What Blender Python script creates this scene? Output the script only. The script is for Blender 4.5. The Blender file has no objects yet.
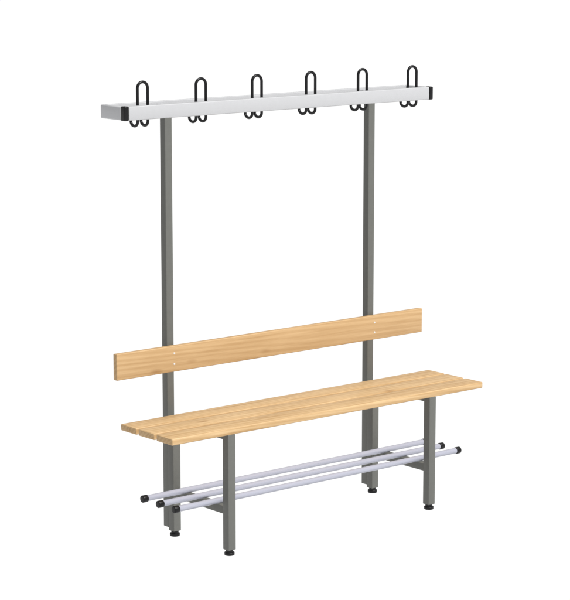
import bpy, bmesh, math
from mathutils import Vector, Matrix
scene=bpy.context.scene
COL=scene.collection
# ---------------------------------------------------------------- materials
def new_mat(name):
    m=bpy.data.materials.new(name);m.use_nodes=True
    nt=m.node_tree;b=nt.nodes['Principled BSDF'];return m,nt,b
def metal_paint(name,col,rough=.45,var=.06,spec=.4,scale=60,metallic=0.):
    m,nt,b=new_mat(name);N=nt.nodes;L=nt.links
    tc=N.new('ShaderNodeTexCoord');no=N.new('ShaderNodeTexNoise');no.inputs['Scale'].default_value=scale;no.inputs['Detail'].default_value=3
    L.new(tc.outputs['Object'],no.inputs['Vector'])
    mr=N.new('ShaderNodeMapRange');mr.inputs['To Min'].default_value=1-var;mr.inputs['To Max'].default_value=1+var
    L.new(no.outputs['Fac'],mr.inputs['Value'])
    mx=N.new('ShaderNodeVectorMath');mx.operation='SCALE';mx.inputs[0].default_value=col
    L.new(mr.outputs['Result'],mx.inputs['Scale']);L.new(mx.outputs['Vector'],b.inputs['Base Color'])
    b.inputs['Roughness'].default_value=rough;b.inputs['Specular IOR Level'].default_value=spec;b.inputs['Metallic'].default_value=metallic
    return m
def wood(name,light,dark,off,rows,knot=.72):
    m,nt,b=new_mat(name);N=nt.nodes;L=nt.links
    def math_(op,a,bv=None,c=None):
        n=N.new('ShaderNodeMath');n.operation=op
        for i,x in enumerate((a,bv,c)):
            if x is None: continue
            if isinstance(x,(int,float)): n.inputs[i].default_value=x
            else: L.new(x,n.inputs[i])
        return n.outputs[0]
    tc=N.new('ShaderNodeTexCoord')
    sx=N.new('ShaderNodeSeparateXYZ');L.new(tc.outputs['Object'],sx.inputs[0])
    row=math_('FLOOR',math_('MULTIPLY',math_('ADD',sx.outputs['Y'],.025),rows))
    cb=N.new('ShaderNodeCombineXYZ');L.new(row,cb.inputs[1]);cb.inputs[0].default_value=off
    wn=N.new('ShaderNodeTexWhiteNoise');wn.noise_dimensions='3D';L.new(cb.outputs[0],wn.inputs['Vector'])
    # every board is cut from its own piece of figure
    sh=N.new('ShaderNodeVectorMath');sh.operation='MULTIPLY_ADD';L.new(wn.outputs['Color'],sh.inputs[0]);sh.inputs[1].default_value=(3,.3,.3);L.new(tc.outputs['Object'],sh.inputs[2])
    def nz(scale,detail,dist=0.):
        mp=N.new('ShaderNodeMapping');mp.inputs['Scale'].default_value=scale;mp.inputs['Location'].default_value=(off,off*3,0);L.new(sh.outputs[0],mp.inputs['Vector'])
        n=N.new('ShaderNodeTexNoise');n.inputs['Scale'].default_value=1.;n.inputs['Detail'].default_value=detail;n.inputs['Roughness'].default_value=.6;n.inputs['Distortion'].default_value=dist
        L.new(mp.outputs['Vector'],n.inputs['Vector']);return n.outputs['Fac']
    fine=nz((3.5,190,190),5);coarse=nz((2.,60,60),4,.4);patch=nz((5.,9,9),2)
    mp2=N.new('ShaderNodeMapping');mp2.inputs['Scale'].default_value=(1.2,26,26);mp2.inputs['Location'].default_value=(off*2,off,0)
    L.new(sh.outputs[0],mp2.inputs['Vector'])
    wv=N.new('ShaderNodeTexWave');wv.wave_type='BANDS';wv.bands_direction='DIAGONAL';wv.inputs['Scale'].default_value=1.2;wv.inputs['Distortion'].default_value=6;wv.inputs['Detail'].default_value=3;wv.inputs['Detail Scale'].default_value=.8
    L.new(mp2.outputs['Vector'],wv.inputs['Vector'])
    a=math_('MULTIPLY',fine,.40)
    a=math_('MULTIPLY_ADD',coarse,.35,a)
    a=math_('MULTIPLY_ADD',wv.outputs['Fac'],.14,a)
    a=math_('MULTIPLY_ADD',patch,.22,a)
    a=math_('MULTIPLY_ADD',wn.outputs['Value'],.06,a)
    r=N.new('ShaderNodeValToRGB');r.color_ramp.elements[0].position=.38;r.color_ramp.elements[0].color=(*light,1);r.color_ramp.elements[1].position=.80;r.color_ramp.elements[1].color=(*dark,1)
    L.new(a,r.inputs['Fac'])
    mpk=N.new('ShaderNodeMapping');mpk.inputs['Scale'].default_value=(6,16,16);mpk.inputs['Location'].default_value=(off,0,off);L.new(tc.outputs['Object'],mpk.inputs['Vector'])
    vo=N.new('ShaderNodeTexVoronoi');vo.inputs['Scale'].default_value=1.;L.new(mpk.outputs['Vector'],vo.inputs['Vector'])
    kn=N.new('ShaderNodeMapRange');kn.inputs['From Min'].default_value=.04;kn.inputs['From Max'].default_value=.22;kn.inputs['To Min'].default_value=.6;kn.inputs['To Max'].default_value=0.;L.new(vo.outputs['Distance'],kn.inputs['Value'])
    sel=N.new('ShaderNodeSeparateColor');L.new(vo.outputs['Color'],sel.inputs[0])
    k=math_('MULTIPLY',kn.outputs['Result'],math_('GREATER_THAN',sel.outputs[0],knot))
    mx=N.new('ShaderNodeMix');mx.data_type='RGBA';L.new(k,mx.inputs[0]);L.new(r.outputs['Color'],mx.inputs[6]);mx.inputs[7].default_value=(.27,.13,.045,1)
    L.new(mx.outputs[2],b.inputs['Base Color'])
    bp=N.new('ShaderNodeBump');bp.inputs['Strength'].default_value=.08;bp.inputs['Distance'].default_value=.001;L.new(fine,bp.inputs['Height']);L.new(bp.outputs['Normal'],b.inputs['Normal'])
    b.inputs['Roughness'].default_value=.45;b.inputs['Specular IOR Level'].default_value=.25
    return m
M_seat=wood('varnished_pine_seat',(.63,.445,.245),(.40,.235,.095),1.7,9.42,.6)
M_back=wood('varnished_pine_backrest',(.58,.395,.21),(.40,.24,.105),4.3,.9,.75)
M_steel=metal_paint('grey_painted_steel',(.124,.126,.116),.5,.08)
M_alu=metal_paint('silver_anodised_rail',(.47,.475,.49),.35,.03,.4)
M_tube=metal_paint('pale_aluminium_tube',(.36,.37,.44),.22,.02,.7)
M_black=metal_paint('black_plastic',(.005,.005,.006),.4,.1,.3)
M_wire=metal_paint('black_coated_wire',(.005,.005,.006),.35,.1,.3)
M_screw=metal_paint('bright_zinc_screw',(.62,.62,.62),.25,.05,.6)
# ---------------------------------------------------------------- mesh tools
def append_tmp(bm,t):
    me=bpy.data.meshes.new('tmp');t.to_mesh(me);t.free();bm.from_mesh(me);bpy.data.meshes.remove(me)
def bm_box(bm,x0,x1,y0,y1,z0,z1,bev=.002,seg=2):
    t=bmesh.new();bmesh.ops.create_cube(t,size=1)
    for v in t.verts: v.co=Vector(((x0+x1)/2+v.co.x*(x1-x0),(y0+y1)/2+v.co.y*(y1-y0),(z0+z1)/2+v.co.z*(z1-z0)))
    if bev>0: bmesh.ops.bevel(t,geom=t.edges[:],offset=bev,segments=seg,profile=.5,affect='EDGES')
    append_tmp(bm,t)
def bm_cyl(bm,p0,p1,r,seg=28,bev=0.):
    p0=Vector(p0);p1=Vector(p1);d=p1-p0
    t=bmesh.new();bmesh.ops.create_cone(t,cap_ends=True,segments=seg,radius1=r,radius2=r,depth=d.length)
    if bev>0:
        es=[e for e in t.edges if abs(abs(e.verts[0].co.z)-d.length/2)<1e-6 and abs(e.verts[0].co.z-e.verts[1].co.z)<1e-6]
        bmesh.ops.bevel(t,geom=es,offset=bev,segments=3,profile=.5,affect='EDGES')
    mtx=Matrix.Translation((p0+p1)/2)@d.to_track_quat('Z','Y').to_matrix().to_4x4()
    bmesh.ops.transform(t,matrix=mtx,verts=t.verts)
    append_tmp(bm,t)
def bm_sweep(bm,pts,r,seg=14):
    pts=[Vector(p) for p in pts];rings=[];n=None
    for i,p in enumerate(pts):
        t=(pts[min(i+1,len(pts)-1)]-pts[max(i-1,0)]).normalized()
        if n is None: n=t.orthogonal().normalized()
        n=(n-t*n.dot(t)).normalized();b=t.cross(n)
        rings.append([bm.verts.new(p+r*(n*math.cos(2*math.pi*k/seg)+b*math.sin(2*math.pi*k/seg))) for k in range(seg)])
    for a,c in zip(rings,rings[1:]):
        for k in range(seg): bm.faces.new((a[k],a[(k+1)%seg],c[(k+1)%seg],c[k]))
    bm.faces.new(rings[0][::-1]);bm.faces.new(rings[-1])
def bm_ball(bm,c,r):
    t=bmesh.new();bmesh.ops.create_uvsphere(t,u_segments=16,v_segments=10,radius=r);bmesh.ops.translate(t,vec=Vector(c),verts=t.verts)
    append_tmp(bm,t)
def make(name,bm,mat,parent=None,smooth=True):
    bmesh.ops.recalc_face_normals(bm,faces=bm.faces[:])
    me=bpy.data.meshes.new(name);bm.to_mesh(me);bm.free();me.materials.append(mat)
    if smooth:
        for p in me.polygons:p.use_smooth=True
        me.set_sharp_from_angle(angle=math.radians(35))
    o=bpy.data.objects.new(name,me);COL.objects.link(o)
    if parent: o.parent=parent
    return o
def copy_of(o,loc,parent):
    c=o.copy();c.location=loc;COL.objects.link(c);c.parent=parent;return c
# ---------------------------------------------------------------- dimensions
XL=.4858;HW=.0165
bench=bpy.data.objects.new('cloakroom_bench',None);bench.empty_display_size=.2;COL.objects.link(bench)
bench['label']='pine cloakroom bench with backrest, shoe rack and coat rail'
bench['category']='bench'
# seat: three boards
SY0,SY1,SZ,ST=-.0185,.287,.4643,.0235
bm=bmesh.new();n=3;gap=.013;w=((SY1-SY0)-gap*(n-1))/n
for i in range(n):
    y=SY0+i*(w+gap);bm_box(bm,-.748,.748,y,y+w,SZ-ST,SZ,.0035,3)
seat=make('seat',bm,M_seat,bench)
# backrest
bm=bmesh.new();bm_box(bm,-.7398,.7398,.3182,.3402,.6132,.7085,.003,3)
backrest=make('backrest',bm,M_back,bench)
scr=None
for x in (-XL,XL):
    for z in (.642,.681):
        if scr is None:
            bm=bmesh.new();bm_cyl(bm,(0,-.0014,0),(0,.002,0),.0038,20,.0006);scr=make('screw',bm,M_screw,backrest);scr.location=(x,.3182,z)
        else: copy_of(scr,(x,.3182,z),backrest)
# legs
LT=SZ-ST-.0005
YB=.3235
for y in (0,YB):
    for x in (-XL,XL):
        bm=bmesh.new();bm_box(bm,-HW,HW,-HW,HW,.02,LT,.0022,3)
        leg=make('leg',bm,M_steel,bench);leg.location=(x,y,0)
        bm=bmesh.new();bm_cyl(bm,(0,0,0),(0,0,.011),.0185,32,.002);bm_cyl(bm,(0,0,.0105),(0,0,.0195),.0135,24)
        ft=make('foot',bm,M_black,leg)
# seat bearers and lower cross bars
for x in (-XL,XL):
    bm=bmesh.new();bm_box(bm,x-.0145,x+.0145,HW+.0005,YB-HW-.0005,LT-.02,LT-.001,.0015)
    make('seat_bearer',bm,M_steel,bench)
    bm=bmesh.new();bm_box(bm,x-.0145,x+.0145,HW+.0005,YB-HW-.0005,.149,.1785,.002)
    make('crossbar',bm,M_steel,bench)
# posts
PY0=YB+HW+.0008
for x in (-XL,XL):
    bm=bmesh.new();bm_box(bm,x-.0155,x+.0155,PY0,PY0+.031,.03,1.545,.0022,3)
    make('post',bm,M_steel,bench)
# shoe rack tubes
for y in (.0509,.1433,.2373):
    bm=bmesh.new();bm_cyl(bm,(-.676,0,0),(.676,0,0),.0108,32)
    tb=make('shoe_rack_tube',bm,M_tube,bench);tb.location=(0,y,.1903)
    for s in (-1,1):
        bm=bmesh.new();bm_cyl(bm,(0,0,0),(s*.023,0,0),.0132,28,.003);cp=make('tube_cap',bm,M_black,tb);cp.location=(s*.672,0,0)
# coat rail
R0,R1,HR=1.539,1.5875,.7313
bm=bmesh.new()
bm_box(bm,-HR+.0185,HR-.0185,.2623,.2873,R0,R1,.003,3)       # front profile
bm_box(bm,-HR+.019,HR-.019,.3933,.4103,R0,R1,.003,3)       # rear profile
for s in (-1,1):
    a,b=sorted((s*HR,s*(HR-.0185)))
    bm_box(bm,a,b,.2885,.4103,R0,R1,.005,4)                  # end pieces
    bm_box(bm,s*XL-.0145,s*XL+.0145,.2876,.3930,R0+.007,R1-.008,.0015)  # bridge over each post
rail=make('coat_rail',bm,M_alu,bench)
for s in (-1,1):
    bm=bmesh.new();a,b=sorted((s*(HR+.001),s*(HR-.018)));bm_box(bm,a,b,.2613,.2883,R0-.001,R1+.001,.004,4)
    make('corner_cap',bm,M_black,rail)
# hooks
def hook_mesh():
    bm=bmesh.new();h=.022;r=.0052;top=1.668-1.5
    def side(sx):
        rr=.0205
        q=[(sx*h,2*rr+.002,.036)]
        for k in range(0,13):
            a=math.pi*k/12
            q.append((sx*h,rr+rr*math.cos(a),.030-rr*.8*math.sin(a)))
        return q
    L=side(-1);R=side(1)
    pts=L+[(-h,0,.06),(-h,0,top-h)]
    for k in range(1,16):
        a=math.pi-math.pi*k/16;pts.append((h*math.cos(a),0,top-h+h*math.sin(a)))
    pts+=[(h,0,top-h),(h,0,.06)]+R[::-1]
    bm_sweep(bm,pts,r,16)
    for q in (L[0],R[0]): bm_ball(bm,q,.0068)
    bm_box(bm,-h-.008,h+.008,-.0045,.0035,.05,.078,.0015)
    return bm
hk=None
for i in range(6):
    loc=((i-2.5)*.2565+.009,.2935,1.5)
    if hk is None: hk=make('coat_hook',hook_mesh(),M_wire,rail);hk.location=loc
    else: copy_of(hk,loc,rail)
# ---------------------------------------------------------------- ground
m,nt,b=new_mat('white_self_lit_floor')
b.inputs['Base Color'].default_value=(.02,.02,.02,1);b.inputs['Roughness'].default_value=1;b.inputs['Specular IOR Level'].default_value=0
b.inputs['Emission Color'].default_value=(1,1,1,1);b.inputs['Emission Strength'].default_value=1.  # glow added to a plain floor so it stays pure white without shadows
bm=bmesh.new();bmesh.ops.create_grid(bm,x_segments=1,y_segments=1,size=120)
g=make('ground',bm,m,None,False);g['kind']='structure'
# ---------------------------------------------------------------- light
w=bpy.data.worlds.new('World');scene.world=w;w.use_nodes=True
bg=w.node_tree.nodes['Background'];bg.inputs[0].default_value=(1,1,1,1);bg.inputs[1].default_value=.42
sl=bpy.data.lights.new('sun','SUN');sl.energy=4.4;sl.angle=math.radians(12);sl.color=(1,.99,.97);sl.use_shadow=False
so=bpy.data.objects.new('sun',sl);COL.objects.link(so)
to=Vector((.14,-.60,.80)).normalized();so.rotation_euler=to.to_track_quat('Z','Y').to_euler();so.location=to*5
# ---------------------------------------------------------------- camera
ya,pi_=math.radians(39.6373),math.radians(9.8087)
fw=Vector((math.sin(ya)*math.cos(pi_),math.cos(ya)*math.cos(pi_),-math.sin(pi_)))
cam=bpy.data.cameras.new('camera');cam.sensor_fit='HORIZONTAL';cam.sensor_width=36;cam.lens=2210.4245/570*36;cam.clip_end=500
co=bpy.data.objects.new('camera',cam);COL.objects.link(co);co.location=(-5.1771,-5.9726,2.2319)
co.rotation_euler=fw.to_track_quat('-Z','Y').to_euler();scene.camera=co
scene.view_settings.view_transform='Standard';scene.view_settings.look='None';scene.view_settings.exposure=0
